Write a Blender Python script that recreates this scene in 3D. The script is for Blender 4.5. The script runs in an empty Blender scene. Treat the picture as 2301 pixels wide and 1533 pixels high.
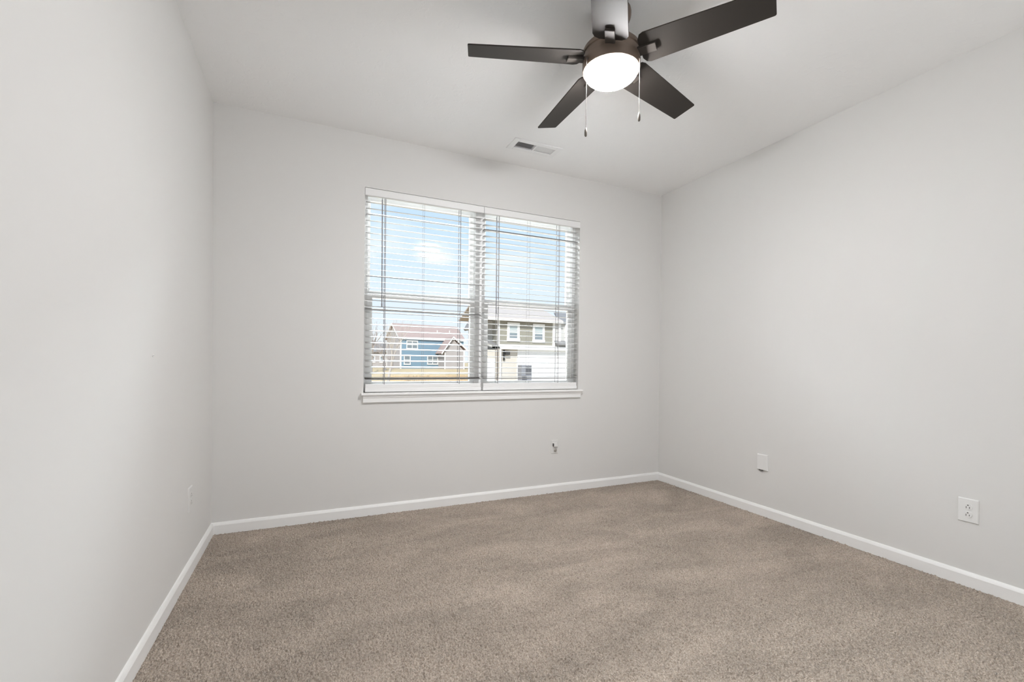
import bpy, bmesh, math, random
import numpy as np
from mathutils import Vector, Matrix

S = bpy.context.scene
C = S.collection
R = math.radians
PI = math.pi

# ------------------------------------------------------------------ camera
# level-ish wide-angle lens in the doorway corner of the room, fitted to the room's edges
F_PX, CY, YAW, PITCH, ROLL = 1012.53, 823.87, 24.157, -0.528, 0.646
CAM = Vector((0.5673, -3.3912, 1.1166))
cam = bpy.data.cameras.new('camera')
cam.sensor_fit = 'HORIZONTAL'
cam.sensor_width = 36.0
cam.lens = 36.0 * F_PX / 2301.0
cam.shift_y = (CY - 766.5) / 2301.0
cam.clip_start = 0.02
cam.clip_end = 1500
co = bpy.data.objects.new('camera', cam)
C.objects.link(co)
S.camera = co
yw, pt, rl = R(YAW), R(PITCH), R(ROLL)
fwd = Vector((math.sin(yw) * math.cos(pt), math.cos(yw) * math.cos(pt), math.sin(pt)))
rgt = Vector((math.cos(yw), -math.sin(yw), 0))
up = rgt.cross(fwd)
r2 = rgt * math.cos(rl) + up * math.sin(rl)
u2 = up * math.cos(rl) - rgt * math.sin(rl)
co.matrix_world = Matrix(((r2.x, u2.x, -fwd.x, CAM.x), (r2.y, u2.y, -fwd.y, CAM.y),
                          (r2.z, u2.z, -fwd.z, CAM.z), (0, 0, 0, 1)))

# ------------------------------------------------------------------ exposure, world, sun, area lights
S.view_settings.view_transform = 'Standard'
S.view_settings.look = 'None'
S.view_settings.gamma = 1
S.view_settings.use_curve_mapping = False
S.view_settings.exposure = 0.20
S.cycles.use_denoising = True
S.cycles.max_bounces = 14
S.cycles.diffuse_bounces = 10
S.cycles.transparent_max_bounces = 24
S.cycles.caustics_reflective = False
S.cycles.caustics_refractive = False
S.cycles.sample_clamp_indirect = 6

LENS_EMIT = 230.0
HALL_W = 29.0
GROUND_W = 240.0
TOP_W = 2200.0

w = bpy.data.worlds.new('sky')
S.world = w
w.use_nodes = True
nt = w.node_tree
nt.nodes.clear()
N = nt.nodes.new
L = nt.links.new
tc = N('ShaderNodeTexCoord')
sep = N('ShaderNodeSeparateXYZ')
L(tc.outputs['Generated'], sep.inputs[0])
ramp = N('ShaderNodeValToRGB')
cr = ramp.color_ramp
cr.elements[0].position = 0.0
cr.elements[0].color = (0.84, 0.89, 0.98, 1)
cr.elements[1].position = 0.45
cr.elements[1].color = (0.46, 0.65, 0.93, 1)
e = cr.elements.new(0.14); e.color = (0.77, 0.86, 0.98, 1)
e = cr.elements.new(0.27); e.color = (0.62, 0.78, 0.96, 1)
L(sep.outputs['Z'], ramp.inputs['Fac'])
mp = N('ShaderNodeMapping')
mp.inputs['Scale'].default_value = (3.2, 3.2, 9.0)
L(tc.outputs['Generated'], mp.inputs['Vector'])
nz = N('ShaderNodeTexNoise')
nz.inputs['Scale'].default_value = 1.6
nz.inputs['Detail'].default_value = 5
nz.inputs['Roughness'].default_value = 0.55
L(mp.outputs[0], nz.inputs['Vector'])
cl = N('ShaderNodeValToRGB')
cl.color_ramp.elements[0].position = 0.50
cl.color_ramp.elements[1].position = 0.78
L(nz.outputs['Fac'], cl.inputs['Fac'])
# soft white spot painted into the sky for the lamp's reflection in the glass
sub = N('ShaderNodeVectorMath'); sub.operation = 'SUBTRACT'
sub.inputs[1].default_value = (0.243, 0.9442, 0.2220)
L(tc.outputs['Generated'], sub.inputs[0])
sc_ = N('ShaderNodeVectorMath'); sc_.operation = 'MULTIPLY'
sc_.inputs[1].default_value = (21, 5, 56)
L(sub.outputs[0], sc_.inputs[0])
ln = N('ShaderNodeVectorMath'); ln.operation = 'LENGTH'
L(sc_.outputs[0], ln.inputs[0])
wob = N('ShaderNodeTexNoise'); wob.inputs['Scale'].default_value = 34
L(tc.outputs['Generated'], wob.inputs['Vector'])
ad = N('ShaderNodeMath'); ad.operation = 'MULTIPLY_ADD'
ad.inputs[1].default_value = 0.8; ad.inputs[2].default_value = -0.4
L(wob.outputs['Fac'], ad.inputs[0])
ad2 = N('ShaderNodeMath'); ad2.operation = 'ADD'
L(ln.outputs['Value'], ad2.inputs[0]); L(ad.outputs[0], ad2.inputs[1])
lamp_reflex = N('ShaderNodeMapRange')
lamp_reflex.inputs['From Min'].default_value = 1.15
lamp_reflex.inputs['From Max'].default_value = 0.2
L(ad2.outputs[0], lamp_reflex.inputs['Value'])
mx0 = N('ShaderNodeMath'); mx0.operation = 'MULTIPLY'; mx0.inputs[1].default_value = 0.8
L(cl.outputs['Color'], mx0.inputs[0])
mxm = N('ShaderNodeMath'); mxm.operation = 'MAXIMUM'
L(mx0.outputs[0], mxm.inputs[0]); L(lamp_reflex.outputs['Result'], mxm.inputs[1])
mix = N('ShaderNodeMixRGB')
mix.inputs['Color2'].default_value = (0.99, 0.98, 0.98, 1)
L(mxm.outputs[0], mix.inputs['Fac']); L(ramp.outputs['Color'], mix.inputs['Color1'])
bg = N('ShaderNodeBackground')
bg.inputs['Strength'].default_value = 1.0
L(mix.outputs[0], bg.inputs['Color'])
wo = N('ShaderNodeOutputWorld')
L(bg.outputs[0], wo.inputs['Surface'])

sd = bpy.data.lights.new('sun', 'SUN')
sd.energy = 3.6
sd.angle = R(0.6)
sd.color = (1.0, 0.95, 0.88)
so = bpy.data.objects.new('sun', sd)
C.objects.link(so)
so.rotation_euler = (R(52), 0, R(-28))     # comes from behind the house, low-ish

hd = bpy.data.lights.new('hall_fill', 'AREA')  # fill lamp added in the unseen hall to brighten the room
hd.shape = 'RECTANGLE'
hd.size = 2.6
hd.size_y = 1.2
hd.energy = HALL_W
hd.color = (0.89, 0.955, 1.0)
ho = bpy.data.objects.new('hall_fill', hd)
C.objects.link(ho)
ho.location = (1.75, -4.75, 0.55)
ho.rotation_euler = (R(90 + 52), 0, 0)

# unseen area panels added outside the window to boost sky and ground light
def fill_panel(name, loc, aim, sx, sy, watt, col):
    d = bpy.data.lights.new(name, 'AREA')
    d.shape = 'RECTANGLE'
    d.size, d.size_y, d.energy, d.color = sx, sy, watt, col
    o = bpy.data.objects.new(name, d)
    C.objects.link(o)
    o.location = loc
    o.rotation_euler = (Vector(aim) - Vector(loc)).to_track_quat('-Z', 'Y').to_euler()
    return o
WINC = (1.83, 0.1, 1.6)
fill_panel('ground_fill', (1.83, 2.2, -0.25), WINC, 4.0, 1.5, GROUND_W, (1.0, 0.985, 0.96))
fill_panel('overhead_fill', (1.83, 2.2, 4.2), WINC, 4.0, 1.6, TOP_W, (0.92, 0.97, 1.0))

# ------------------------------------------------------------------ materials
def mat(name, col, rough=0.6, metal=0.0, spec=0.5, var=0.0, vscale=20.0, bump=0.0, bscale=60.0, bdist=0.002):
    m = bpy.data.materials.new(name)
    m.use_nodes = True
    t = m.node_tree
    b = t.nodes['Principled BSDF']
    b.inputs['Base Color'].default_value = (*col, 1)
    b.inputs['Roughness'].default_value = rough
    b.inputs['Metallic'].default_value = metal
    b.inputs['Specular IOR Level'].default_value = spec
    g = t.nodes.new('ShaderNodeNewGeometry')
    if var:
        n = t.nodes.new('ShaderNodeTexNoise')
        n.inputs['Scale'].default_value = vscale
        n.inputs['Detail'].default_value = 4
        t.links.new(g.outputs['Position'], n.inputs['Vector'])
        mr = t.nodes.new('ShaderNodeMixRGB')
        mr.inputs['Color1'].default_value = (*[c * (1 - var) for c in col], 1)
        mr.inputs['Color2'].default_value = (*[min(1, c * (1 + var)) for c in col], 1)
        t.links.new(n.outputs['Fac'], mr.inputs['Fac'])
        t.links.new(mr.outputs[0], b.inputs['Base Color'])
    if bump:
        n = t.nodes.new('ShaderNodeTexNoise')
        n.inputs['Scale'].default_value = bscale
        n.inputs['Detail'].default_value = 3
        t.links.new(g.outputs['Position'], n.inputs['Vector'])
        bp = t.nodes.new('ShaderNodeBump')
        bp.inputs['Strength'].default_value = bump
        bp.inputs['Distance'].default_value = bdist
        t.links.new(n.outputs['Fac'], bp.inputs['Height'])
        t.links.new(bp.outputs[0], b.inputs['Normal'])
    return m

def siding(name, col, pitch=0.2, rough=0.7):
    """lap siding: saw-tooth bump in z, even colour"""
    m = mat(name, col, rough, var=0.05, vscale=1.5)
    t = m.node_tree
    b = t.nodes['Principled BSDF']
    g = t.nodes.new('ShaderNodeNewGeometry')
    s = t.nodes.new('ShaderNodeSeparateXYZ')
    t.links.new(g.outputs['Position'], s.inputs[0])
    d = t.nodes.new('ShaderNodeMath'); d.operation = 'DIVIDE'; d.inputs[1].default_value = pitch
    t.links.new(s.outputs['Z'], d.inputs[0])
    f = t.nodes.new('ShaderNodeMath'); f.operation = 'FRACT'
    t.links.new(d.outputs[0], f.inputs[0])
    bp = t.nodes.new('ShaderNodeBump')
    bp.invert = True
    bp.inputs['Strength'].default_value = 0.5
    bp.inputs['Distance'].default_value = 0.02
    t.links.new(f.outputs[0], bp.inputs['Height'])
    t.links.new(bp.outputs[0], b.inputs['Normal'])
    return m

def knockdown_mat():
    """ceiling paint with faint flattened knock-down splatter"""
    m = mat('ceiling_paint', (0.885, 0.88, 0.875), 0.9, spec=0.2)
    t = m.node_tree
    b = t.nodes['Principled BSDF']
    g = t.nodes.new('ShaderNodeNewGeometry')
    n = t.nodes.new('ShaderNodeTexNoise')
    n.inputs['Scale'].default_value = 22
    n.inputs['Detail'].default_value = 5
    n.inputs['Distortion'].default_value = 0.8
    t.links.new(g.outputs['Position'], n.inputs['Vector'])
    r = t.nodes.new('ShaderNodeMapRange')
    r.inputs['From Min'].default_value = 0.56
    r.inputs['From Max'].default_value = 0.62
    t.links.new(n.outputs['Fac'], r.inputs['Value'])
    bp = t.nodes.new('ShaderNodeBump')
    bp.inputs['Strength'].default_value = 0.3
    bp.inputs['Distance'].default_value = 0.0014
    t.links.new(r.outputs['Result'], bp.inputs['Height'])
    t.links.new(bp.outputs[0], b.inputs['Normal'])
    return m

def carpet_mat():
    m = mat('carpet_pile', (0.43, 0.36, 0.305), 1.0, spec=0.05)
    t = m.node_tree
    b = t.nodes['Principled BSDF']
    b.inputs['Sheen Weight'].default_value = 0.15
    nn = t.nodes.new
    g = nn('ShaderNodeNewGeometry')
    # tufts: twisted yarn ends, slightly stretched along the pile direction
    warp = nn('ShaderNodeTexNoise'); warp.inputs['Scale'].default_value = 45; warp.inputs['Detail'].default_value = 2
    t.links.new(g.outputs['Position'], warp.inputs['Vector'])
    wv = nn('ShaderNodeVectorMath'); wv.operation = 'MULTIPLY_ADD'
    wv.inputs[1].default_value = (0.016, 0.016, 0.0)
    t.links.new(warp.outputs['Color'], wv.inputs[0]); t.links.new(g.outputs['Position'], wv.inputs[2])
    mpp = nn('ShaderNodeMapping'); mpp.inputs['Scale'].default_value = (1.0, 0.8, 0.0)
    mpp.inputs['Rotation'].default_value = (0, 0, R(25))
    t.links.new(wv.outputs[0], mpp.inputs['Vector'])
    vo = nn('ShaderNodeTexVoronoi'); vo.feature = 'F1'; vo.inputs['Scale'].default_value = 98
    t.links.new(mpp.outputs[0], vo.inputs['Vector'])
    hr = nn('ShaderNodeMapRange')
    hr.inputs['From Min'].default_value = 0.08; hr.inputs['From Max'].default_value = 0.75
    hr.inputs['To Min'].default_value = 1.0; hr.inputs['To Max'].default_value = 0.0
    t.links.new(vo.outputs['Distance'], hr.inputs['Value'])
    fine = nn('ShaderNodeTexNoise'); fine.inputs['Scale'].default_value = 75; fine.inputs['Detail'].default_value = 4
    t.links.new(g.outputs['Position'], fine.inputs['Vector'])
    hm = nn('ShaderNodeMath'); hm.operation = 'MULTIPLY_ADD'; hm.inputs[1].default_value = 1.5
    t.links.new(fine.outputs['Fac'], hm.inputs[0]); t.links.new(hr.outputs['Result'], hm.inputs[2])
    dsp = nn('ShaderNodeDisplacement')
    dsp.inputs['Midlevel'].default_value = 1.5
    dsp.inputs['Scale'].default_value = 0.0125
    t.links.new(hm.outputs[0], dsp.inputs['Height'])
    t.links.new(dsp.outputs[0], t.nodes['Material Output'].inputs['Displacement'])
    m.displacement_method = 'BOTH'
    # yarn colour: flecked beige, with broad vacuum-track patches where the pile lies the other way
    fl = nn('ShaderNodeTexNoise'); fl.inputs['Scale'].default_value = 160; fl.inputs['Detail'].default_value = 3
    t.links.new(g.outputs['Position'], fl.inputs['Vector'])
    r1 = nn('ShaderNodeValToRGB')
    r1.color_ramp.elements[0].position = 0.30; r1.color_ramp.elements[0].color = (0.272, 0.224, 0.184, 1)
    r1.color_ramp.elements[1].position = 0.66; r1.color_ramp.elements[1].color = (0.515, 0.445, 0.378, 1)
    t.links.new(fl.outputs['Fac'], r1.inputs['Fac'])
    big = nn('ShaderNodeTexNoise'); big.inputs['Scale'].default_value = 2.2; big.inputs['Detail'].default_value = 5
    big.inputs['Roughness'].default_value = 0.6; big.inputs['Distortion'].default_value = 0.7
    mb = nn('ShaderNodeMapping'); mb.inputs['Scale'].default_value = (0.75, 1.7, 1); mb.inputs['Rotation'].default_value = (0, 0, R(-28))
    t.links.new(g.outputs['Position'], mb.inputs['Vector']); t.links.new(mb.outputs[0], big.inputs['Vector'])
    r2_ = nn('ShaderNodeMapRange')
    r2_.inputs['From Min'].default_value = 0.36; r2_.inputs['From Max'].default_value = 0.66
    r2_.inputs['To Min'].default_value = 0.87; r2_.inputs['To Max'].default_value = 1.18
    t.links.new(big.outputs['Fac'], r2_.inputs['Value'])
    mu = nn('ShaderNodeVectorMath'); mu.operation = 'SCALE'
    t.links.new(r1.outputs['Color'], mu.inputs[0]); t.links.new(r2_.outputs['Result'], mu.inputs['Scale'])
    t.links.new(mu.outputs[0], b.inputs['Base Color'])
    return m

def glass_mat():
    m = bpy.data.materials.new('window_glass')
    m.use_nodes = True
    t = m.node_tree
    t.nodes.clear()
    tr = t.nodes.new('ShaderNodeBsdfTransparent'); tr.inputs[0].default_value = (0.96, 0.98, 0.98, 1)
    gl = t.nodes.new('ShaderNodeBsdfGlossy'); gl.inputs['Roughness'].default_value = 0.06
    fr = t.nodes.new('ShaderNodeFresnel'); fr.inputs[0].default_value = 1.3
    mx = t.nodes.new('ShaderNodeMixShader')
    o = t.nodes.new('ShaderNodeOutputMaterial')
    t.links.new(fr.outputs[0], mx.inputs[0]); t.links.new(tr.outputs[0], mx.inputs[1]); t.links.new(gl.outputs[0], mx.inputs[2])
    t.links.new(mx.outputs[0], o.inputs[0])
    return m

def emit_mat(name, col, s):
    m = bpy.data.materials.new(name)
    m.use_nodes = True
    b = m.node_tree.nodes['Principled BSDF']
    b.inputs['Base Color'].default_value = (0.9, 0.88, 0.84, 1)
    b.inputs['Emission Color'].default_value = (*col, 1)
    b.inputs['Emission Strength'].default_value = s
    return m

M = dict(
    wall=mat('wall_paint', (0.71, 0.70, 0.685), 0.85, spec=0.25, bump=0.05, bscale=140, bdist=0.0006),
    ceil=knockdown_mat(),
    trim=mat('white_trim_paint', (0.86, 0.855, 0.845), 0.45),
    vinyl=mat('white_vinyl', (0.94, 0.94, 0.935), 0.35),
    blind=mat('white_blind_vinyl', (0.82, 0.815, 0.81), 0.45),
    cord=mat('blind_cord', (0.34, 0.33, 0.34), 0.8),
    slat=mat('shaded_slat_vinyl', (0.38, 0.375, 0.37), 0.5),  # white slats greyed: their backlit shade is put into the base colour
    wand=mat('tilt_wand_plastic', (0.26, 0.26, 0.28), 0.3),
    carpet=carpet_mat(),
    plate=mat('white_plastic', (0.78, 0.775, 0.765), 0.35),
    dark=mat('dark_void', (0.02, 0.02, 0.02), 0.9),
    slot=mat('socket_slot', (0.10, 0.095, 0.09), 0.7),
    nickel=mat('nickel', (0.62, 0.60, 0.57), 0.3, metal=1.0),
    bronze=mat('dark_bronze', (0.20, 0.150, 0.118), 0.42, metal=0.4),
    blade=mat('espresso_blade', (0.030, 0.025, 0.021), 0.66, spec=0.30),
    iron=mat('dark_blade_iron', (0.050, 0.042, 0.036), 0.7, spec=0.3),
    chain=mat('bronze_chain', (0.11, 0.090, 0.075), 0.6, metal=0.2),
    fob=mat('fob_bronze', (0.16, 0.14, 0.12), 0.4, metal=0.6),
    lens=emit_mat('frosted_lit_lens', (0.985, 0.985, 1.0), LENS_EMIT),
    glass=glass_mat(),
    metalw=mat('white_enamel', (0.84, 0.835, 0.83), 0.4),
    duct=mat('duct_interior', (0.10, 0.10, 0.10), 0.8),
    grass=mat('dormant_grass', (0.62, 0.47, 0.28), 0.95, var=0.25, vscale=1.2),
    concrete=mat('patio_concrete', (0.78, 0.76, 0.73), 0.9, var=0.06, vscale=2),
    fence=mat('weathered_cedar', (0.66, 0.49, 0.30), 0.85, var=0.2, vscale=3),
    bark=mat('pale_bark', (0.50, 0.45, 0.41), 0.9, var=0.15, vscale=6),
    twig=mat('grey_twigs', (0.42, 0.37, 0.35), 0.9, var=0.15, vscale=4),
    blue=siding('blue_lap_siding', (0.21, 0.32, 0.42)),
    greysid=siding('grey_lap_siding', (0.42, 0.39, 0.39)),
    olive=siding('olive_lap_siding', (0.30, 0.285, 0.24)),
    white_sid=siding('white_lap_siding', (0.86, 0.85, 0.84)),
    beige=siding('beige_and_shaded_siding', (0.62, 0.57, 0.51)),  # on the recessed wall this beige is shade put into the colour
    palegrey=siding('pale_grey_siding', (0.55, 0.54, 0.53)),
    roofb=mat('brown_shingles', (0.44, 0.33, 0.30), 0.9, var=0.12, vscale=3),
    rooft=mat('tan_shingles', (0.56, 0.49, 0.45), 0.9, var=0.12, vscale=3),
    roofg=mat('grey_shingles', (0.27, 0.26, 0.26), 0.9, var=0.12, vscale=3),
    pane=mat('dark_window_pane', (0.22, 0.26, 0.29), 0.15),
    shade=mat('window_shade_pane', (0.42, 0.48, 0.50), 0.3),
    steel=mat('grey_sheet_metal', (0.26, 0.26, 0.28), 0.5),
    steel_d=mat('dark_grille_metal', (0.10, 0.10, 0.11), 0.6),
    lantern=mat('black_lantern', (0.04, 0.04, 0.04), 0.5),
)

# ------------------------------------------------------------------ mesh helpers
def V(*a): return Vector(a)

def box(bm, x0, x1, y0, y1, z0, z1, mtx=None):
    vs = [V(x, y, z) for x in (x0, x1) for y in (y0, y1) for z in (z0, z1)]
    if mtx is not None: vs = [mtx @ v for v in vs]
    v = [bm.verts.new(p) for p in vs]
    for f in ((0, 1, 3, 2), (4, 6, 7, 5), (0, 4, 5, 1), (2, 3, 7, 6), (0, 2, 6, 4), (1, 5, 7, 3)):
        bm.faces.new([v[i] for i in f])

def prism(bm, pts, d, mtx=None):
    """closed polygon pts (3-D, planar) extruded by vector d"""
    a = [Vector(p) for p in pts]
    b = [p + Vector(d) for p in a]
    if mtx is not None:
        a = [mtx @ p for p in a]; b = [mtx @ p for p in b]
    va = [bm.verts.new(p) for p in a]; vb = [bm.verts.new(p) for p in b]
    n = len(a)
    bm.faces.new(va); bm.faces.new(list(reversed(vb)))
    for i in range(n):
        j = (i + 1) % n
        bm.faces.new([va[j], va[i], vb[i], vb[j]])

def lathe(bm, prof, c=(0, 0), n=64, cap=True):
    rings = []
    for r, z in prof:
        rings.append([bm.verts.new((c[0] + r * math.cos(2 * PI * i / n), c[1] + r * math.sin(2 * PI * i / n), z)) for i in range(n)])
    for a, b in zip(rings, rings[1:]):
        for i in range(n):
            j = (i + 1) % n
            bm.faces.new([a[i], a[j], b[j], b[i]])
    if cap:
        bm.faces.new(list(reversed(rings[0]))); bm.faces.new(rings[-1])

def tube(bm, pts, rads, n=8):
    """polyline tube with a radius per point"""
    pts = [Vector(p) for p in pts]
    if not hasattr(rads, '__len__'): rads = [rads] * len(pts)
    rings = []
    for i, p in enumerate(pts):
        d = (pts[min(i + 1, len(pts) - 1)] - pts[max(i - 1, 0)]).normalized()
        a = d.orthogonal().normalized()
        if rings:
            a = (prev - d * prev.dot(d)).normalized()
        prev = a
        b = d.cross(a)
        rings.append([bm.verts.new(p + (a * math.cos(2 * PI * k / n) + b * math.sin(2 * PI * k / n)) * rads[i]) for k in range(n)])
    for a, b in zip(rings, rings[1:]):
        for k in range(n):
            j = (k + 1) % n
            bm.faces.new([a[k], a[j], b[j], b[k]])
    bm.faces.new(list(reversed(rings[0]))); bm.faces.new(rings[-1])

def obj(name, bm, m, parent=None, smooth=False, bevel=0.0, seg=2):
    bmesh.ops.recalc_face_normals(bm, faces=bm.faces)
    me = bpy.data.meshes.new(name)
    bm.to_mesh(me); bm.free()
    me.materials.append(m)
    if smooth:
        for p in me.polygons: p.use_smooth = True
        try: me.set_sharp_from_angle(angle=R(38))
        except Exception: pass
    o = bpy.data.objects.new(name, me)
    C.objects.link(o)
    if bevel:
        b = o.modifiers.new('bevel', 'BEVEL'); b.width = bevel; b.segments = seg; b.limit_method = 'ANGLE'
    if parent is not None:
        o.parent = parent
        o.matrix_parent_inverse = Matrix.Translation(parent.location).inverted() if parent.parent is None else parent.matrix_parent_inverse.copy()
    return o

def child_fix(o, parent):
    """parent o (built in world coordinates) to an object that sits anywhere"""
    o.parent = parent
    bpy.context.view_layer.update()
    o.matrix_parent_inverse = parent.matrix_world.inverted()

def thing(name, label, cat, loc=(0, 0, 0), group=None):
    o = bpy.data.objects.new(name, None)
    o.empty_display_size = 0.1
    C.objects.link(o)
    o.location = loc
    o['label'] = label; o['category'] = cat
    if group: o['group'] = group
    return o

def tag(o, label, cat, group=None, kind=None):
    o['label'] = label; o['category'] = cat
    if group: o['group'] = group
    if kind: o['kind'] = kind
    return o

def part(name, bm, m, parent, **k):
    """a part whose mesh is written in world coordinates; parents are top-level empties or unmoved parts"""
    o = obj(name, bm, m, None, **k)
    o.parent = parent
    # accumulated world offset of the parent chain (only translations are used)
    p, off = parent, Vector((0, 0, 0))
    while p is not None:
        off += p.location
        p = p.parent
    o.location = (0, 0, 0)
    o.data.transform(Matrix.Translation(-off))
    return o

def struct(name, bm, m, label=None, cat=None, **k):
    o = obj(name, bm, m, None, **k)
    o['kind'] = 'structure'
    if label: o['label'] = label
    if cat: o['category'] = cat
    return o

BM = bmesh.new

# ------------------------------------------------------------------ room shell
W, H, RY = 3.65, 2.74, -3.75           # width, ceiling height, rear wall
T = 0.16
WX0, WX1, WZ0, WZ1 = 0.92, 2.73, 0.882, 2.362   # window opening

# carpet: dense sheet displaced by its pile
def carpet_grid(x0, x1, y0, y1, step):
    nx, ny = int((x1 - x0) / step), int((y1 - y0) / step)
    xs, ys = np.linspace(x0, x1, nx), np.linspace(y0, y1, ny)
    X, Y = np.meshgrid(xs, ys)
    co_ = np.zeros((nx * ny, 3), np.float32)
    co_[:, 0] = X.ravel(); co_[:, 1] = Y.ravel()
    i = (np.arange(ny - 1)[:, None] * nx + np.arange(nx - 1)[None, :]).ravel()
    q = np.stack([i, i + 1, i + nx + 1, i + nx], 1).astype(np.int32)
    me = bpy.data.meshes.new('floor')
    me.vertices.add(len(co_)); me.vertices.foreach_set('co', co_.ravel())
    me.loops.add(q.size); me.loops.foreach_set('vertex_index', q.ravel())
    me.polygons.add(len(q)); me.polygons.foreach_set('loop_start', np.arange(0, q.size, 4, dtype=np.int32))
    me.polygons.foreach_set('loop_total', np.full(len(q), 4, np.int32))
    me.update(calc_edges=True)
    return me
me = carpet_grid(0.0, W, RY, 0.0, 0.0042)
me.materials.append(M['carpet'])
fl = bpy.data.objects.new('floor', me)
C.objects.link(fl)
tag(fl, 'beige cut pile carpet with faint vacuum tracks', 'carpet', kind='structure')
me.polygons.foreach_set('use_smooth', np.ones(len(me.polygons), bool))

b = BM()                                # ceiling slab with the register's opening
VX0, VX1, VY0, VY1 = 1.945, 2.265, -0.385, -0.285
CT = H + 0.2
box(b, -T, VX0, RY - T, T, H, CT); box(b, VX1, W + T, RY - T, T, H, CT)
box(b, VX0, VX1, RY - T, VY0, H, CT); box(b, VX0, VX1, VY1, T, H, CT)
struct('ceiling', b, M['ceil'], 'white ceiling with faint knockdown texture', 'ceiling')

b = BM(); box(b, -T, 0, RY - T, T, -0.3, H); struct('wall_left', b, M['wall'], 'pale grey painted wall on the left', 'wall')
b = BM(); box(b, W, W + T, RY - T, T, -0.3, H); struct('wall_right', b, M['wall'], 'pale grey painted wall on the right', 'wall')
b = BM()
box(b, 0, WX0, 0, T, -0.3, H); box(b, WX1, W, 0, T, -0.3, H)
box(b, WX0, WX1, 0, T, -0.3, WZ0 - 0.018); box(b, WX0, WX1, 0, T, WZ1, H)
struct('wall_back', b, M['wall'], 'pale grey painted wall with the window', 'wall')
DX0, DX1, DZ = 0.12, 3.20, 2.60         # doorway behind the camera, made wide to let the added hall fill in
b = BM()
box(b, 0, DX0, RY - T, RY, -0.3, H); box(b, DX1, W, RY - T, RY, -0.3, H); box(b, DX0, DX1, RY - T, RY, DZ, H)
struct('wall_front', b, M['wall'], 'pale grey wall behind the camera with an open doorway', 'wall')
# hallway beyond the doorway
HY = -5.6
b = BM(); box(b, -0.6, 3.9, HY, RY, -0.1, -0.01); struct('floor_hall', b, M['carpet'], 'hallway floor beyond the doorway', 'floor')
b = BM(); box(b, -0.6, 3.9, HY, RY - T, H, CT); struct('ceiling_hall', b, M['ceil'], 'hallway ceiling beyond the doorway', 'ceiling')
b = BM(); box(b, -0.7, -0.6, HY, RY - T, -0.3, H); struct('wall_hall_left', b, M['wall'], 'left hallway wall', 'wall')
b = BM(); box(b, 3.9, 4.0, HY, RY - T, -0.3, H); struct('wall_hall_right', b, M['wall'], 'right hallway wall', 'wall')
b = BM(); box(b, -0.7, 4.0, HY - 0.1, HY, -0.3, H); struct('wall_hall_end', b, M['wall'], 'end wall of the hallway', 'wall')

# baseboards: colonial profile, height, chamfered top
BP = [(0, 0), (0.0145, 0), (0.0145, 0.058), (0.011, 0.066), (0.0065, 0.0735), (0, 0.0755)]
b = BM(); prism(b, [(p[0], RY, p[1] - 0.004) for p in BP], (0, -RY, 0)); struct('baseboard_left', b, M['trim'], 'white baseboard along the left wall', 'baseboard')
b = BM(); prism(b, [(W - p[0], RY, p[1] - 0.004) for p in BP], (0, -RY, 0)); struct('baseboard_right', b, M['trim'], 'white baseboard along the right wall', 'baseboard')
b = BM(); prism(b, [(0.0, -p[0], p[1] - 0.004) for p in BP], (W, 0, 0)); struct('baseboard_back', b, M['trim'], 'white baseboard under the window wall', 'baseboard')

# ------------------------------------------------------------------ window: white vinyl twin double-hung unit, stool and apron
win = thing('window_1', 'white twin double hung window behind the blinds', 'window', ((WX0 + WX1) / 2, 0.1, WZ0))
win['kind'] = 'structure'
FY0, FY1 = 0.075, T
MX0, MX1 = 1.783, 1.867
b = BM()
box(b, WX0, WX0 + 0.030, FY0, FY1, WZ0, WZ1); box(b, WX1 - 0.030, WX1, FY0, FY1, WZ0, WZ1)
box(b, WX0, WX1, FY0, FY1, WZ1 - 0.030, WZ1); box(b, WX0, WX1, FY0, FY1, WZ0 - 0.015, WZ0 + 0.028)
part('window_frame', b, M['vinyl'], win, bevel=0.003)
b = BM(); box(b, MX0, MX1, FY0 - 0.006, FY1, WZ0, WZ1); part('mullion', b, M['vinyl'], win, bevel=0.004)
MR = 1.607                               # meeting rail centre
def sash(x0, x1, z0, z1, y0, y1, sl, sr, sb, st):
    b = BM()
    box(b, x0, x0 + sl, y0, y1, z0, z1); box(b, x1 - sr, x1, y0, y1, z0, z1)
    box(b, x0 + sl, x1 - sr, y0, y1, z0, z0 + sb); box(b, x0 + sl, x1 - sr, y0, y1, z1 - st, z1)
    s = part('sash', b, M['vinyl'], win, bevel=0.003)
    b = BM(); ym = (y0 + y1) / 2
    box(b, x0 + sl - 0.005, x1 - sr + 0.005, ym - 0.003, ym + 0.003, z0 + sb - 0.005, z1 - st + 0.005)
    part('glass', b, M['glass'], s)
for (x0, x1) in ((WX0 + 0.028, MX0 + 0.002), (MX1 - 0.002, WX1 - 0.028)):
    sash(x0, x1, MR - 0.020, WZ1 - 0.026, 0.118, 0.148, 0.024, 0.032, 0.046, 0.028)     # upper sash, outer track
    sash(x0, x1, WZ0 + 0.024, MR + 0.026, 0.082, 0.112, 0.038, 0.036, 0.055, 0.050)      # lower sash, inner track

b = BM()
prism(b, [(0.902, 0.074, 0.866), (0.902, -0.030, 0.866), (0.902, -0.036, 0.870), (0.902, -0.036, 0.879), (0.902, -0.031, 0.884), (0.902, 0.074, 0.884)], (1.858, 0, 0))
ap = [(-0.0, 0.812), (-0.012, 0.812), (-0.017, 0.817), (-0.017, 0.846), (-0.022, 0.852), (-0.022, 0.866), (0, 0.866)]
prism(b, [(0.915, y, z) for y, z in ap], (1.832, 0, 0))
struct('trim_1', b, M['trim'], 'white window sill and apron moulding', 'window sill')

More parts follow.
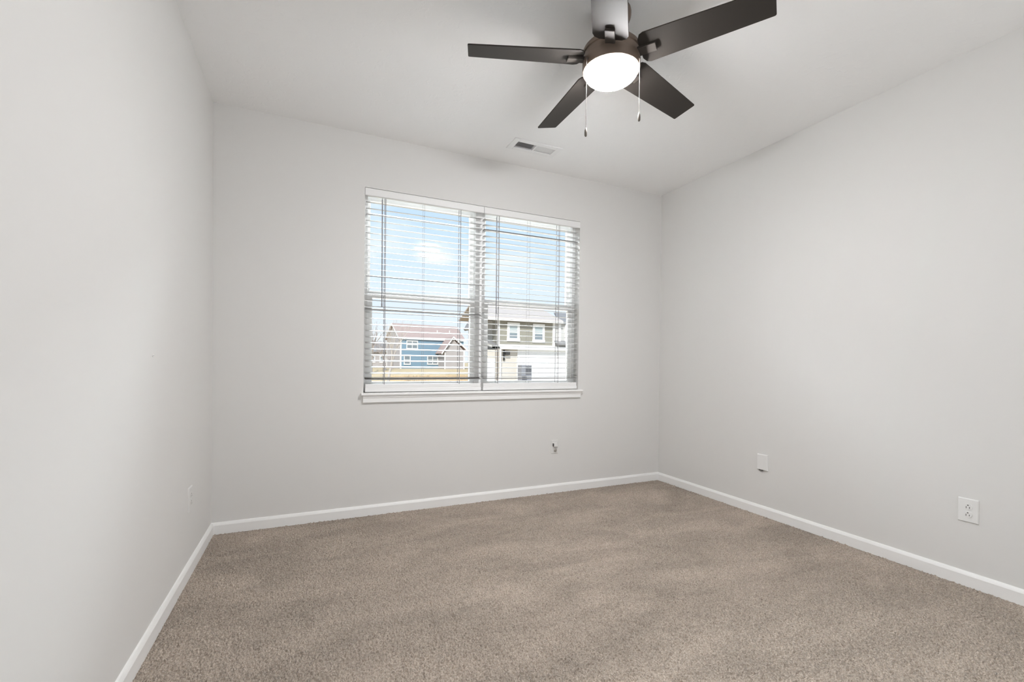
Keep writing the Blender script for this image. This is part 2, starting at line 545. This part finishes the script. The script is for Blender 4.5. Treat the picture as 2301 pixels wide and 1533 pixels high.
# ------------------------------------------------------------------ horizontal blinds, one per sash pair
def blind(x0, x1, tilt, label, ladders, wand_x, extra, valance_x):
    t = thing('window_blind', label, 'blind', ((x0 + x1) / 2, 0.035, WZ0 + 0.003), 'blinds in the twin window')
    b = BM(); box(b, x0 + 0.004, x1 - 0.004, 0.016, 0.060, 2.318, 2.358); part('headrail', b, M['blind'], t, bevel=0.002)
    b = BM()
    prism(b, [(valance_x[0], 0.010, 2.304), (valance_x[0], 0.000, 2.304), (valance_x[0], -0.005, 2.309), (valance_x[0], -0.005, 2.351), (valance_x[0], -0.001, 2.358), (valance_x[0], 0.010, 2.360)], (valance_x[1] - valance_x[0], 0, 0))
    part('valance', b, M['blind'], t)
    # slats: one mesh, each slat slightly crowned, 50 mm deep
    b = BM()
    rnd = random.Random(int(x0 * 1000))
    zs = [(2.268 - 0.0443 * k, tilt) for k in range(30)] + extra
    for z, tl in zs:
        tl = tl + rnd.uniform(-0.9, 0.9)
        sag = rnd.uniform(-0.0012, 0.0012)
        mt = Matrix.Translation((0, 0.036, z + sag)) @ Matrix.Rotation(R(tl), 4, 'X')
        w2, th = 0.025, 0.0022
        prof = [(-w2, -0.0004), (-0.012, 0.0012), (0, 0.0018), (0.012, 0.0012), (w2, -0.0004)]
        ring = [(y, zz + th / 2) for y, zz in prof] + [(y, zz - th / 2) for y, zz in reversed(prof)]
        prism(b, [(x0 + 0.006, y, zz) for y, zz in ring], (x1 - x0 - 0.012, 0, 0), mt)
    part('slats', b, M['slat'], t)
    b = BM(); box(b, x0 + 0.005, x1 - 0.005, 0.0095, 0.0625, 0.889, 0.918)
    box(b, x0 + 0.007, x1 - 0.007, 0.0115, 0.0605, 0.916, 0.947)
    part('bottom_rail', b, M['blind'], t, bevel=0.004)
    for lx in ladders:
        b = BM()
        for yy in (0.0095, 0.0625):
            tube(b, [(lx, yy, 2.32), (lx, yy, 0.944)], 0.0009 if lx == ladders[1] else 0.0024, 6)
        if lx != ladders[1]: tube(b, [(lx + 0.006, 0.036, 2.32), (lx + 0.006, 0.036, 0.944)], 0.0013, 6)
        for z, tl in zs[:30]:
            c_, s_ = math.cos(R(tl)) * 0.0265, math.sin(R(tl)) * 0.0265
            tube(b, [(lx, 0.036 - c_, z - s_ - 0.003), (lx, 0.036 + c_, z + s_ - 0.003)], 0.0008, 4)
        part('ladder_cord', b, M['cord'], t)
    b = BM()
    tube(b, [(wand_x, -0.004, 2.300), (wand_x, -0.004, 2.285)], 0.002, 8)
    tube(b, [(wand_x, -0.004, 2.288), (wand_x + 0.002, -0.006, 1.512)], [0.0042, 0.0042], 6)
    tube(b, [(wand_x + 0.002, -0.006, 1.535), (wand_x + 0.002, -0.006, 1.508)], [0.0055, 0.005], 8)
    part('tilt_wand', b, M['wand'], t, smooth=True)
    return t
blind(0.926, 1.829, 10.5, 'white slatted blind over the left half of the window, slats nearly edge on', (1.066, 1.353, 1.640), 1.040,
      [(2.187, 21), (1.736, 20), (1.494, 22), (0.995, -6)], (0.921, 1.8275))
blind(1.834, 2.728, 3.5, 'white slatted blind over the right half of the window, slats tilted open wider', (1.966, 2.245, 2.530), 1.938,
      [(2.187, 1), (1.515, 2), (0.998, -3)], (1.8305, 2.7285))

# ------------------------------------------------------------------ ceiling fan
FX, FY = 1.830, -1.658
fan = thing('ceiling_fan', 'dark bronze five blade ceiling fan with lit round lamp and two pull chains', 'ceiling fan', (FX, FY, H))
c = (FX, FY)
b = BM(); lathe(b, [(0.086, H - 0.001), (0.088, H - 0.012), (0.087, H - 0.030), (0.078, H - 0.052), (0.055, H - 0.074), (0.026, H - 0.082)], c, 48)
part('canopy', b, M['bronze'], fan, smooth=True)
b = BM(); tube(b, [(FX, FY, H - 0.06), (FX, FY, 2.60)], 0.0135, 24); part('downrod', b, M['bronze'], fan, smooth=True)
b = BM(); lathe(b, [(0.018, 2.640), (0.034, 2.636), (0.038, 2.622), (0.070, 2.616), (0.090, 2.606), (0.128, 2.566), (0.131, 2.560), (0.131, 2.546), (0.126, 2.543), (0.126, 2.530), (0.1285, 2.528), (0.1285, 2.516)], c, 96)
part('motor_housing', b, M['bronze'], fan, smooth=True)
b = BM(); lathe(b, [(0.1255, 2.518), (0.1305, 2.514), (0.1315, 2.508), (0.1315, 2.476), (0.129, 2.467), (0.1235, 2.4645), (0.119, 2.468), (0.119, 2.50)], c, 96)
lk = part('light_kit_ring', b, M['bronze'], fan, smooth=True)
lk['label'] = 'dark bronze ring around the lamp'
b = BM(); pr = [(0.1205, 2.470)]
for k in range(1, 13):
    a = k / 12 * PI / 2
    pr.append((max(0.0006, 0.1215 * math.cos(a)), 2.466 - 0.054 * math.sin(a)))
lathe(b, pr, c, 96)
ln_ = part('lamp_lens', b, M['lens'], fan, smooth=True)
ln_['label'] = 'frosted round lit lens'
ZB, BR, BW, RW, R0, PH = 2.521, 0.660, 0.1235, 0.158, 0.1346, R(-13.28)
for k in range(5):
    a = R(160.22 + 72 * k)
    er = V(math.cos(a), math.sin(a), 0)
    nn_ = V(-math.sin(a), math.cos(a), 0)
    tr_ = nn_ * math.cos(PH) + V(0, 0, 1) * math.sin(PH)
    upn = er.cross(tr_)
    mt = Matrix(((er.x, tr_.x, upn.x, FX), (er.y, tr_.y, upn.y, FY), (er.z, tr_.z, upn.z, ZB), (0, 0, 0, 1)))
    b = BM()
    # outline: slightly tapering plank, small rounded corners, clipped root
    rc = 0.007
    hw = BW / 2; rw = RW / 2
    out = [(R0, -rw + 0.030), (R0 + 0.012, -rw + 0.008), (R0 + 0.030, -rw + 0.001)]
    def arc(cx, cy, a0, a1, r):
        return [(cx + r * math.cos(R(a0 + (a1 - a0) * i / 5)), cy + r * math.sin(R(a0 + (a1 - a0) * i / 5))) for i in range(6)]
    out += arc(BR - rc, -hw + rc, -90, 0, rc) + arc(BR - rc, hw - rc, 0, 90, rc)
    out += [(R0 + 0.030, rw - 0.001), (R0 + 0.012, rw - 0.008), (R0, rw - 0.030)]
    prism(b, [(x, y, 0.0) for x, y in out], (0, 0, 0.006), mt)
    bl = part('blade', b, M['blade'], fan, bevel=0.0012)
    b = BM()
    box(b, 0.118, 0.206, -0.0215, 0.0215, -0.013, 0.0, mt)
    part('blade_bracket', b, M['iron'], bl, bevel=0.0025)
def pull_chain(ang, r, zt, zb):
    x, y = FX + r * math.cos(R(ang)), FY + r * math.sin(R(ang))
    b = BM()
    tube(b, [(FX + 0.124 * math.cos(R(ang)), FY + 0.124 * math.sin(R(ang)), zt), (x, y, zt), (x, y, zt - 0.010)], [0.003, 0.0035, 0.0025], 8)
    z = zt - 0.010
    while z > zb + 0.038:                 # bead chain
        tube(b, [(x, y, z), (x, y, z - 0.0010), (x, y, z - 0.0026), (x, y, z - 0.0036)], [0.0007, 0.0014, 0.0014, 0.0007], 6)
        z -= 0.0036
    ch = part('pull_chain', b, M['chain'], fan, smooth=True)
    b = BM()
    lathe(b, [(0.0012, zb + 0.040), (0.0030, zb + 0.036), (0.0055, zb + 0.028), (0.0062, zb + 0.018), (0.0058, zb + 0.006), (0.004, zb + 0.001), (0.0015, zb)], (x, y), 20)
    part('pull_fob', b, M['fob'], ch, smooth=True)
pull_chain(183, 0.1385, 2.487, 2.135)
pull_chain(-61, 0.1375, 2.478, 2.196)

# ------------------------------------------------------------------ ceiling register
vent = thing('air_vent', 'white rectangular ceiling air register with two banks of louvres', 'air vent', ((VX0 + VX1) / 2, (VY0 + VY1) / 2, H))
OX0, OX1, OY0, OY1 = 1.908, 2.302, -0.420, -0.250
b = BM()
zf = H - 0.007
for (x0, x1, y0, y1) in ((OX0, VX0 + 0.006, OY0, OY1), (VX1 - 0.006, OX1, OY0, OY1), (VX0 + 0.006, VX1 - 0.006, OY0, VY0 + 0.006), (VX0 + 0.006, VX1 - 0.006, VY1 - 0.006, OY1)):
    box(b, x0, x1, y0, y1, zf, H)
xm = (VX0 + VX1) / 2
box(b, xm - 0.005, xm + 0.005, VY0, VY1, zf, H + 0.02)
part('face_frame', b, M['metalw'], vent, bevel=0.002)
b = BM()
box(b, VX0, VX1, VY0, VY1, H + 0.11, H + 0.12)
box(b, VX0, VX0 + 0.002, VY0, VY1, H + 0.01, H + 0.11); box(b, VX1 - 0.002, VX1, VY0, VY1, H + 0.01, H + 0.11)
box(b, VX0, VX1, VY0, VY0 + 0.002, H + 0.01, H + 0.11); box(b, VX0, VX1, VY1 - 0.002, VY1, H + 0.01, H + 0.11)
part('duct_boot', b, M['duct'], vent)
for side, (x0, x1, an) in enumerate(((VX0 + 0.004, xm - 0.006, -45), (xm + 0.006, VX1 - 0.004, 40))):
    b = BM()
    n = 16
    for k in range(n):
        x = x0 + (x1 - x0) * (k + 0.5) / n
        mt = Matrix.Translation((x, 0, H + 0.002)) @ Matrix.Rotation(R(an), 4, 'Y')
        box(b, -0.0043, 0.0043, VY0, VY1, -0.0005, 0.0005, mt)
    part('louvre_bank', b, M['metalw'], vent)

# ------------------------------------------------------------------ wall plates
def plate_bm(axis, u0, u1, z0, z1, d0, d1, ch=0.003):
    """bevelled plate; axis: 'R' on right wall (u=y), 'L' on left wall (u=y), 'B' on back wall (u=x)"""
    b = BM()
    def P(u, d, z):
        return V(W - d, u, z) if axis == 'R' else (V(d, u, z) if axis == 'L' else V(u, -d, z))
    ring0 = [P(u, d0, z) for u, z in ((u0, z0), (u1, z0), (u1, z1), (u0, z1))]
    ring1 = [P(u, d0 + (d1 - d0) * 0.45, z) for u, z in ((u0, z0), (u1, z0), (u1, z1), (u0, z1))]
    ring2 = [P(u, d1, z) for u, z in ((u0 + ch, z0 + ch), (u1 - ch, z0 + ch), (u1 - ch, z1 - ch), (u0 + ch, z1 - ch))]
    rs = [[b.verts.new(p) for p in r_] for r_ in (ring0, ring1, ring2)]
    for a_, c_ in zip(rs, rs[1:]):
        for i in range(4):
            b.faces.new([a_[i], a_[(i + 1) % 4], c_[(i + 1) % 4], c_[i]])
    b.faces.new(rs[0]); b.faces.new(rs[2])
    return b
def disc_on(b, axis, u, z, r, d0, d1, sx=1.0, n=24, flat=None):
    def P(uu, d, zz):
        return V(W - d, uu, zz) if axis == 'R' else (V(d, uu, zz) if axis == 'L' else V(uu, -d, zz))
    pts = []
    for i in range(n):
        a = 2 * PI * i / n
        uu, zz = r * math.cos(a) * sx, r * math.sin(a)
        if flat: zz = max(-flat, min(flat, zz))
        pts.append((u + uu, z + zz))
    prism(b, [P(uu, d0, zz) for uu, zz in pts], P(0, d1, 0) - P(0, d0, 0))
def duplex(axis, u0, u1, z0, z1, label):
    uc, zc = (u0 + u1) / 2, (z0 + z1) / 2
    base = (W, uc, zc) if axis == 'R' else (0, uc, zc)
    t = thing('wall_outlet', label, 'outlet', base)
    pm = M['plate'] if axis == 'R' else M['wall']
    part('face_plate', plate_bm(axis, u0, u1, z0, z1, 0, 0.0065), pm, t)
    sgn = -1 if axis == 'R' else 1
    for dz in (0.0195, -0.0195):
        b = BM(); disc_on(b, axis, uc, zc + dz, 0.0172, 0.004, 0.0088, 1.0, 32, 0.0142)
        s = part('socket', b, pm, t)
        b = BM()
        for du, h in ((-0.0064 * sgn, 0.0052), (0.0064 * sgn, 0.0042)):
            x0, x1 = sorted((base[0] + sgn * -1 * 0 + (W - 0.0091 - base[0] if axis == 'R' else 0.0085), base[0] + (-0.0085 if axis == 'R' else 0.0091)))
            box(b, x0, x1, uc + du - 0.0013, uc + du + 0.0013, zc + dz - 0.004 - h, zc + dz - 0.004 + h)
        disc_on(b, axis, uc, zc + dz + 0.0078, 0.0030, 0.0085, 0.0091, 1.0, 14)
        part('slots', b, M['slot'], s)
    b = BM(); disc_on(b, axis, uc, zc, 0.0028, 0.006, 0.0078, 1.0, 14); part('screw', b, M['plate'], t)
duplex('R', -2.292, -2.212, 0.325, 0.445, 'white double wall outlet low on the right wall nearest the camera')
duplex('L', -0.612, -0.534, 0.325, 0.450, 'white wall outlet low on the left wall, seen edge on')

t = thing('cable_plate', 'blank white cable cover plate on right wall with dark gap at its bottom', 'wall plate', (W, -1.103, 0.393))
part('face_plate', plate_bm('R', -1.146, -1.062, 0.336, 0.452, 0.0, 0.012, 0.004), M['plate'], t)
b = BM()
disc_on(b, 'R', -1.094, 0.3352, 0.015, 0.003, 0.0128, 1.0, 24, 0.004)
part('cable_slot', b, M['slot'], t)

t = thing('cable_jack', 'small white wall jack with coax and phone sockets below the window', 'wall jack', (2.497, 0, 0.393))
part('face_plate', plate_bm('B', 2.463, 2.533, 0.335, 0.450, 0, 0.006), M['wall'], t)
b = BM()
box(b, 2.480, 2.522, -0.022, -0.005, 0.396, 0.428)
part('phone_socket', b, M['plate'], t, bevel=0.002)
b = BM(); box(b, 2.4775, 2.4825, -0.0225, -0.006, 0.398, 0.424); part('socket_opening', b, M['slot'], t)
b = BM(); tube(b, [(2.503, -0.004, 0.362), (2.503, -0.009, 0.362)], 0.0155, 6)
tube(b, [(2.503, -0.008, 0.362), (2.503, -0.020, 0.362)], 0.0085, 18)
part('coax_connector', b, M['nickel'], t, smooth=True)

# screw anchor left in the left wall
t = thing('wall_anchor', 'tiny white screw anchor left in the left wall', 'wall anchor', (0, -1.185, 1.128))
b = BM(); disc_on(b, 'L', -1.185, 1.128, 0.0062, -0.001, 0.0030, 1.0, 20); part('collar', b, M['plate'], t, bevel=0.001)
b = BM(); disc_on(b, 'L', -1.185, 1.128, 0.0022, 0.0028, 0.0034, 1.0, 12); part('screw_hole', b, M['cord'], t)

# ------------------------------------------------------------------ outdoors
def ground_z(x, y):
    a = min(1, max(0, (y - 46.5) / 19)); a = a * a * (3 - 2 * a)
    return -1.32 + 1.27 * a
b = BM()
xs = [-150, -40, -10, 0, 5, 8, 11, 14, 17, 20, 23, 26, 30, 40, 60, 100, 220]
ys = [0.4, 5, 12, 20, 30, 38, 44, 46.5, 48, 50, 52, 54, 56, 58, 60, 62, 64, 65.5, 68, 74, 85, 110, 200, 500]
gv = [[b.verts.new((x, y, ground_z(x, y))) for x in xs] for y in ys]
for j in range(len(ys) - 1):
    for i in range(len(xs) - 1):
        b.faces.new([gv[j][i], gv[j][i + 1], gv[j + 1][i + 1], gv[j + 1][i]])
struct('ground_lawn', b, M['grass'], 'dormant tan lawn outside', 'lawn', smooth=True)
b = BM(); box(b, 16.3, 30, 33, 40, -1.4, -0.72)
struct('ground_patio', b, M['concrete'], 'pale concrete patio by the olive house', 'patio')

# ---- helper for houses with a local frame (origin, angle)
def frame(ox, oy, ang): return Matrix.Translation((ox, oy, 0)) @ Matrix.Rotation(R(ang), 4, 'Z')
def house_window(parent, mt, x0, x1, z0, z1, y=0.0, cols=2, rows=1, trim=0.13, pane='pane', pane_split=None):
    b = BM()
    box(b, x0, x0 + trim, y - 0.07, y + 0.02, z0, z1, mt); box(b, x1 - trim, x1, y - 0.07, y + 0.02, z0, z1, mt)
    box(b, x0, x1, y - 0.08, y + 0.02, z1 - trim * 1.3, z1, mt); box(b, x0 - 0.03, x1 + 0.03, y - 0.1, y + 0.02, z0, z0 + trim * 1.3, mt)
    zi0, zi1 = z0 + trim * 1.3, z1 - trim * 1.3
    for k in range(1, cols):
        xc = x0 + trim + (x1 - x0 - 2 * trim) * k / cols
        box(b, xc - 0.05, xc + 0.05, y - 0.07, y + 0.02, zi0, zi1, mt)
    for k in range(1, rows):
        zc = zi0 + (zi1 - zi0) * k / rows
        box(b, x0 + trim, x1 - trim, y - 0.06, y + 0.02, zc - 0.04, zc + 0.04, mt)
    f = part('window', b, M['trim'], parent)
    if pane_split:
        zc = zi0 + (zi1 - zi0) * pane_split
        b = BM(); box(b, x0 + trim, x1 - trim, y - 0.03, y - 0.005, zi0, zc, mt); part('pane', b, M['pane'], f)
        b = BM(); box(b, x0 + trim, x1 - trim, y - 0.035, y - 0.005, zc, zi1, mt); o = part('shade', b, M['shade'], f)
    else:
        b = BM(); box(b, x0 + trim, x1 - trim, y - 0.03, y - 0.005, zi0, zi1, mt); part('pane', b, M[pane], f)
    return f

# ---- blue house
t = thing('house', 'blue two storey house with brown shingle roof beyond the fence', 'house', (13.46, 68.0, -0.05))
mt = frame(13.46, 68.0, 9.3)
Lw, Dp, EZ, RZ = 11.0, 6.6, 4.72, 7.12
b = BM(); box(b, 0, Lw, 0, Dp, -0.3, EZ, mt)
part('wall', b, M['blue'], t)
b = BM(); prism(b, [(-0.02, 0, -0.3), (-0.02, Dp, -0.3), (-0.02, Dp, EZ), (-0.02, Dp / 2, RZ - 0.12), (-0.02, 0, EZ)], (0.05, 0, 0), mt)
part('gable_wall', b, M['greysid'], t)
b = BM()
sl = (RZ - EZ) / (Dp / 2)
ov = 0.15
for (ya, yb) in ((-ov, Dp / 2), (Dp + ov, Dp / 2)):
    za = EZ - sl * ov
    prism(b, [(-0.35, ya, za), (-0.35, yb, RZ), (-0.35, yb, RZ + 0.16), (-0.35, ya, za + 0.16)], (Lw + 0.7, 0, 0), mt)
rf = part('roof', b, M['roofb'], t)
b = BM()
for (px, py) in ((6.9, 1.6), (9.2, 1.7)):
    z = EZ + sl * py
    b = BM(); tube(b, [mt @ V(px, py, z), mt @ V(px, py, z + 0.45)], 0.09, 8)
    part('vent_pipe', b, M['trim'], rf)
b = BM()
box(b, -0.45, Lw + 0.35, -ov - 0.1, -ov, EZ - sl * ov - 0.05, EZ - sl * ov + 0.14, mt)
part('gutter', b, M['trim'], t)
b = BM(); prism(b, [(-0.42, -ov, EZ - sl * ov - 0.05), (-0.42, Dp / 2, RZ - 0.03), (-0.42, Dp / 2, RZ + 0.18), (-0.42, -ov, EZ - sl * ov + 0.16)], (0.07, 0, 0), mt)
prism(b, [(-0.42, Dp + ov, EZ - sl * ov - 0.05), (-0.42, Dp / 2, RZ - 0.03), (-0.42, Dp / 2, RZ + 0.18), (-0.42, Dp + ov, EZ - sl * ov + 0.16)], (0.07, 0, 0), mt)
part('rake_board', b, M['trim'], t)
b = BM(); box(b, -0.05, 0.16, -0.06, 0.14, -0.3, EZ - 0.1, mt); part('corner_trim', b, M['trim'], t)
b = BM(); box(b, -0.05, 0.1, Dp - 0.14, Dp + 0.05, -0.3, EZ - 0.1, mt); part('corner_trim', b, M['trim'], t)
house_window(t, mt, 0.95, 2.85, 3.02, 4.42, 0, 2, 2)
house_window(t, mt, 0.55, 1.65, 0.55, 2.15, 0, 1, 2)
house_window(t, mt, 4.45, 6.35, 0.60, 2.12, 0, 2, 2)
# garage wing of the blue house
mg = frame(19.78, 65.2, 0)
b = BM(); prism(b, [(0, 0, -0.4), (3.2, 0, -0.4), (3.2, 0, 2.8), (1.3, 0, 4.75), (0, 0, 2.65)], (0, 5.5, 0), mg)
part('wing_wall', b, M['greysid'], t)
b = BM()
prism(b, [(-0.45, -0.35, 2.35), (1.3, -0.35, 4.9), (1.3, -0.35, 5.06), (-0.55, -0.35, 2.42)], (0, 6, 0), mg)
prism(b, [(3.4, -0.35, 3.0), (1.3, -0.35, 4.9), (1.3, -0.35, 5.06), (3.5, -0.35, 3.1)], (0, 6, 0), mg)
part('wing_roof', b, M['roofb'], t)
b = BM()
prism(b, [(-0.55, -0.42, 2.22), (1.3, -0.42, 4.86), (1.3, -0.42, 5.10), (-0.62, -0.42, 2.42)], (0, 0.08, 0), mg)
prism(b, [(3.5, -0.42, 2.9), (1.3, -0.42, 4.86), (1.3, -0.42, 5.10), (3.6, -0.42, 3.1)], (0, 0.08, 0), mg)
box(b, -0.03, 0.12, -0.06, 0.1, -0.4, 2.6, mg); box(b, 3.05, 3.25, -0.06, 0.1, -0.4, 2.75, mg)
part('wing_trim', b, M['trim'], t)

# ---- olive house with white ground floor
t = thing('house', 'olive and white house with tan roof close by on the right', 'house', (20.5, 38.0, -0.72))
b = BM(); box(b, 17.6, 24.0, 38.0, 45.3, 2.7, 5.45); part('upper_wall', b, M['olive'], t)
b = BM()
prism(b, [(13.9, 37.45, 5.42), (13.9, 42.0, 6.95), (13.9, 46.5, 5.42), (13.9, 46.5, 5.26), (13.9, 42.0, 6.78), (13.9, 37.45, 5.26)], (0.0001, 0, 0)) if False else None
prism(b, [(15.9, 37.4, 5.40), (24.6, 37.4, 5.40), (24.6, 42.0, 7.02), (15.9, 42.0, 7.02)], (0, 0, 0.15))
prism(b, [(15.9, 45.7, 5.72), (24.6, 45.7, 5.72), (24.6, 42.0, 7.02), (15.9, 42.0, 7.02)], (0, 0, 0.15))
part('roof', b, M['rooft'], t)
b = BM(); box(b, 15.9, 24.6, 37.25, 37.45, 5.22, 5.46); part('gutter', b, M['trim'], t)
b = BM(); box(b, 17.5, 17.72, 37.9, 38.1, 2.7, 5.3); part('corner_trim', b, M['trim'], t)
b = BM(); box(b, 23.72, 24.06, 37.88, 38.1, 2.7, 5.3); part('corner_trim', b, M['trim'], t)
I4 = Matrix.Identity(4)
house_window(t, I4, 18.54, 19.92, 3.22, 5.12, 38.0, 1, 2, 0.26, pane_split=0.40)
house_window(t, I4, 21.40, 22.78, 3.18, 5.10, 38.0, 1, 2, 0.24, pane_split=0.42)
# lower storey, pale siding, with a shallow lean-to roof along its top
b = BM(); box(b, 19.55, 30, 37.6, 45.3, -0.75, 2.62); part('lower_wall', b, M['white_sid'], t)
b = BM(); box(b, 17.66, 19.55, 37.75, 45.3, -0.75, 2.5); o = part('recessed_wall', b, M['beige'], t); o['label'] = 'siding in shade, the shade put into its colour'
b = BM(); prism(b, [(17.5, 38.0, 2.92), (17.5, 37.1, 2.56), (17.5, 37.1, 2.48), (17.5, 38.0, 2.80)], (9.5, 0, 0)); part('lean_to_roof', b, M['concrete'], t)
b = BM(); box(b, 17.42, 27.0, 37.0, 37.12, 2.40, 2.56); box(b, 17.42, 17.55, 37.05, 37.2, -0.72, 2.5); part('lower_gutter', b, M['trim'], t)
# wing on its left
b = BM(); box(b, 15.95, 17.6, 39.6, 42.4, -1.3, 5.35); part('wing_wall', b, M['palegrey'], t)
b = BM()
prism(b, [(15.45, 39.3, 4.55), (16.6, 39.3, 6.6), (17.0, 39.3, 6.6), (15.6, 39.3, 4.40)], (0, 3.2, 0))
prism(b, [(15.9, 38.9, 3.55), (15.9, 38.0, 3.1), (17.6, 38.0, 2.65), (17.6, 38.9, 3.0)], (0, 0, 0.12))
part('wing_roof', b, M['roofg'], t)
b = BM(); box(b, 15.6, 17.5, 38.1, 39.6, -1.3, 2.35); part('wing_porch_wall', b, M['beige'], t)
b = BM(); box(b, 16.2, 17.35, 38.0, 38.12, -1.2, 1.45); part('garage_door', b, M['white_sid'], t)
# bay on its right
b = BM(); box(b, 24.1, 26.4, 37.9, 44, 2.7, 5.3); part('bay_wall', b, M['palegrey'], t)
b = BM()
for x in (24.35, 25.15, 25.95): box(b, x, x + 0.28, 37.78, 37.92, 3.1, 5.2)
part('bay_trim', b, M['trim'], t)
b = BM(); prism(b, [(23.9, 37.3, 2.98), (26.6, 37.3, 2.98), (26.6, 37.95, 3.4), (23.9, 37.95, 3.4)], (0, 0, 0.1)); part('bay_roof', b, M['roofg'], t)
b = BM(); prism(b, [(24.2, 37.5, 5.3), (26.9, 37.5, 5.3), (26.9, 40.5, 6.6), (25.3, 40.5, 6.6)], (0, 0, 0.12)); part('bay_top_roof', b, M['roofg'], t)
# lantern on the recessed wall
b = BM()
box(b, 18.02, 18.16, 37.55, 37.76, 1.3, 2.35); box(b, 18.16, 18.62, 37.35, 37.75, 1.85, 2.2)
part('wall_lantern', b, M['lantern'], t)

# ---- outdoor condenser beside the olive house
t = thing('air_conditioner', 'dark grey outdoor air conditioner unit by the white house wall', 'air conditioner', (20.05, 36.9, -0.72))
b = BM(); box(b, 19.50, 20.60, 36.5, 37.4, -0.72, 0.86); part('cabinet', b, M['steel'], t, bevel=0.02)
b = BM()
for k in range(9): box(b, 19.95, 20.56, 36.46, 36.5, -0.05 + k * 0.09, -0.01 + k * 0.09)
part('grille', b, M['steel_d'], t)
b = BM(); box(b, 19.55, 20.05, 36.46, 36.5, -0.66, -0.2); part('service_panel', b, M['steel_d'], t)

# ---- low cedar fence
t = thing('picket_fence', 'low tan wooden picket fence across the lawn', 'fence', (12.5, 46.0, -1.32))
b = BM()
rnd = random.Random(5)
x = 8.15
while x < 17.2:
    hgt = -0.42 + rnd.uniform(-0.05, 0.03)
    box(b, x, x + 0.135, 45.98, 46.0, -1.3, hgt)
    x += 0.15 + rnd.uniform(0, 0.02)
part('pickets', b, M['fence'], t)
b = BM(); box(b, 8.1, 17.35, 46.0, 46.05, -0.65, -0.56); box(b, 8.1, 17.35, 46.0, 46.05, -1.15, -1.06); part('rails', b, M['fence'], t)
for k in range(5):
    b = BM(); px = 8.12 + k * 2.27; box(b, px, px + 0.12, 46.0, 46.12, -1.34, -0.36); part('post', b, M['fence'], t)

# ---- bare trees
def tree(name, label, base, h, spread, seed, m, depth=5, r0=0.11, lean=(0.12, 0), group=None):
    rnd = random.Random(seed)
    t = thing(name, label, 'tree', base, group)
    bt, bb = BM(), BM()
    def grow(p, d, ln, r, lvl):
        q1 = p + d * ln * 0.5 + V(rnd.uniform(-1, 1), rnd.uniform(-1, 1), 0) * ln * 0.05
        q2 = q1 + (d + V(rnd.uniform(-1, 1), rnd.uniform(-1, 1), 0.3) * 0.16).normalized() * ln * 0.5
        tube(bt if lvl == 0 else bb, [p, q1, q2], [r, r * 0.85, r * 0.68], 7 if lvl < 2 else 4)
        if lvl >= depth: return
        for k in range(3 if lvl < 3 else 2):
            nd = (d + V(rnd.uniform(-1, 1), rnd.uniform(-1, 1), rnd.uniform(-0.1, 0.5)) * spread).normalized()
            start = q1 if (k == 2 and lvl > 0) else q2
            grow(start, nd, ln * rnd.uniform(0.62, 0.80), r * 0.58, lvl + 1)
    grow(Vector(base), V(lean[0], lean[1], 1).normalized(), h * 0.30, r0, 0)
    part('trunk', bt, m, t, smooth=True); part('branches', bb, m, t, smooth=True)
    return t
tree('bare_tree', 'slender bare tree in front of the blue house gable', (7.25, 40.0, -1.32), 6.9, 0.40, 11, M['bark'], 6, 0.15, (0.10, 0))
tree('bare_tree', 'grey leafless tree furthest left beyond the lawn', (7.9, 58.0, -0.5), 6.6, 0.55, 3, M['twig'], 6, 0.20, (0.0, 0))
tree('bare_tree', 'short bare tree against the grey distant house', (10.3, 62.0, -0.3), 4.8, 0.62, 8, M['twig'], 6, 0.17, (-0.05, 0))
tree('bare_shrub', 'wide bare shrub left of the slender tree', (8.9, 66.0, -0.15), 3.4, 0.8, 33, M['twig'], 6, 0.15, (-0.05, 0))
tree('bare_shrub', 'low bare shrub at the foot of the blue house gable', (11.6, 64.0, -0.2), 3.2, 0.75, 21, M['twig'], 6, 0.13, (0.05, 0))
# distant grey house on the far left
t = thing('house', 'small grey distant house at the left edge of the window', 'house', (10.5, 95.0, -0.05))
b = BM(); box(b, 6.0, 16.4, 95, 103, -0.2, 3.0); part('wall', b, M['greysid'], t)
b = BM()
prism(b, [(5.5, 94.4, 2.9), (16.8, 94.4, 2.9), (16.8, 99, 5.1), (5.5, 99, 5.1)], (0, 0, 0.2))
prism(b, [(5.5, 103.6, 2.9), (16.8, 103.6, 2.9), (16.8, 99, 5.1), (5.5, 99, 5.1)], (0, 0, 0.2))
part('roof', b, M['roofg'], t)
house_window(t, I4, 11.9, 13.1, 0.7, 2.3, 95, 1, 2, 0.2)
house_window(t, I4, 14.0, 15.2, 0.7, 2.3, 95, 1, 2, 0.2)
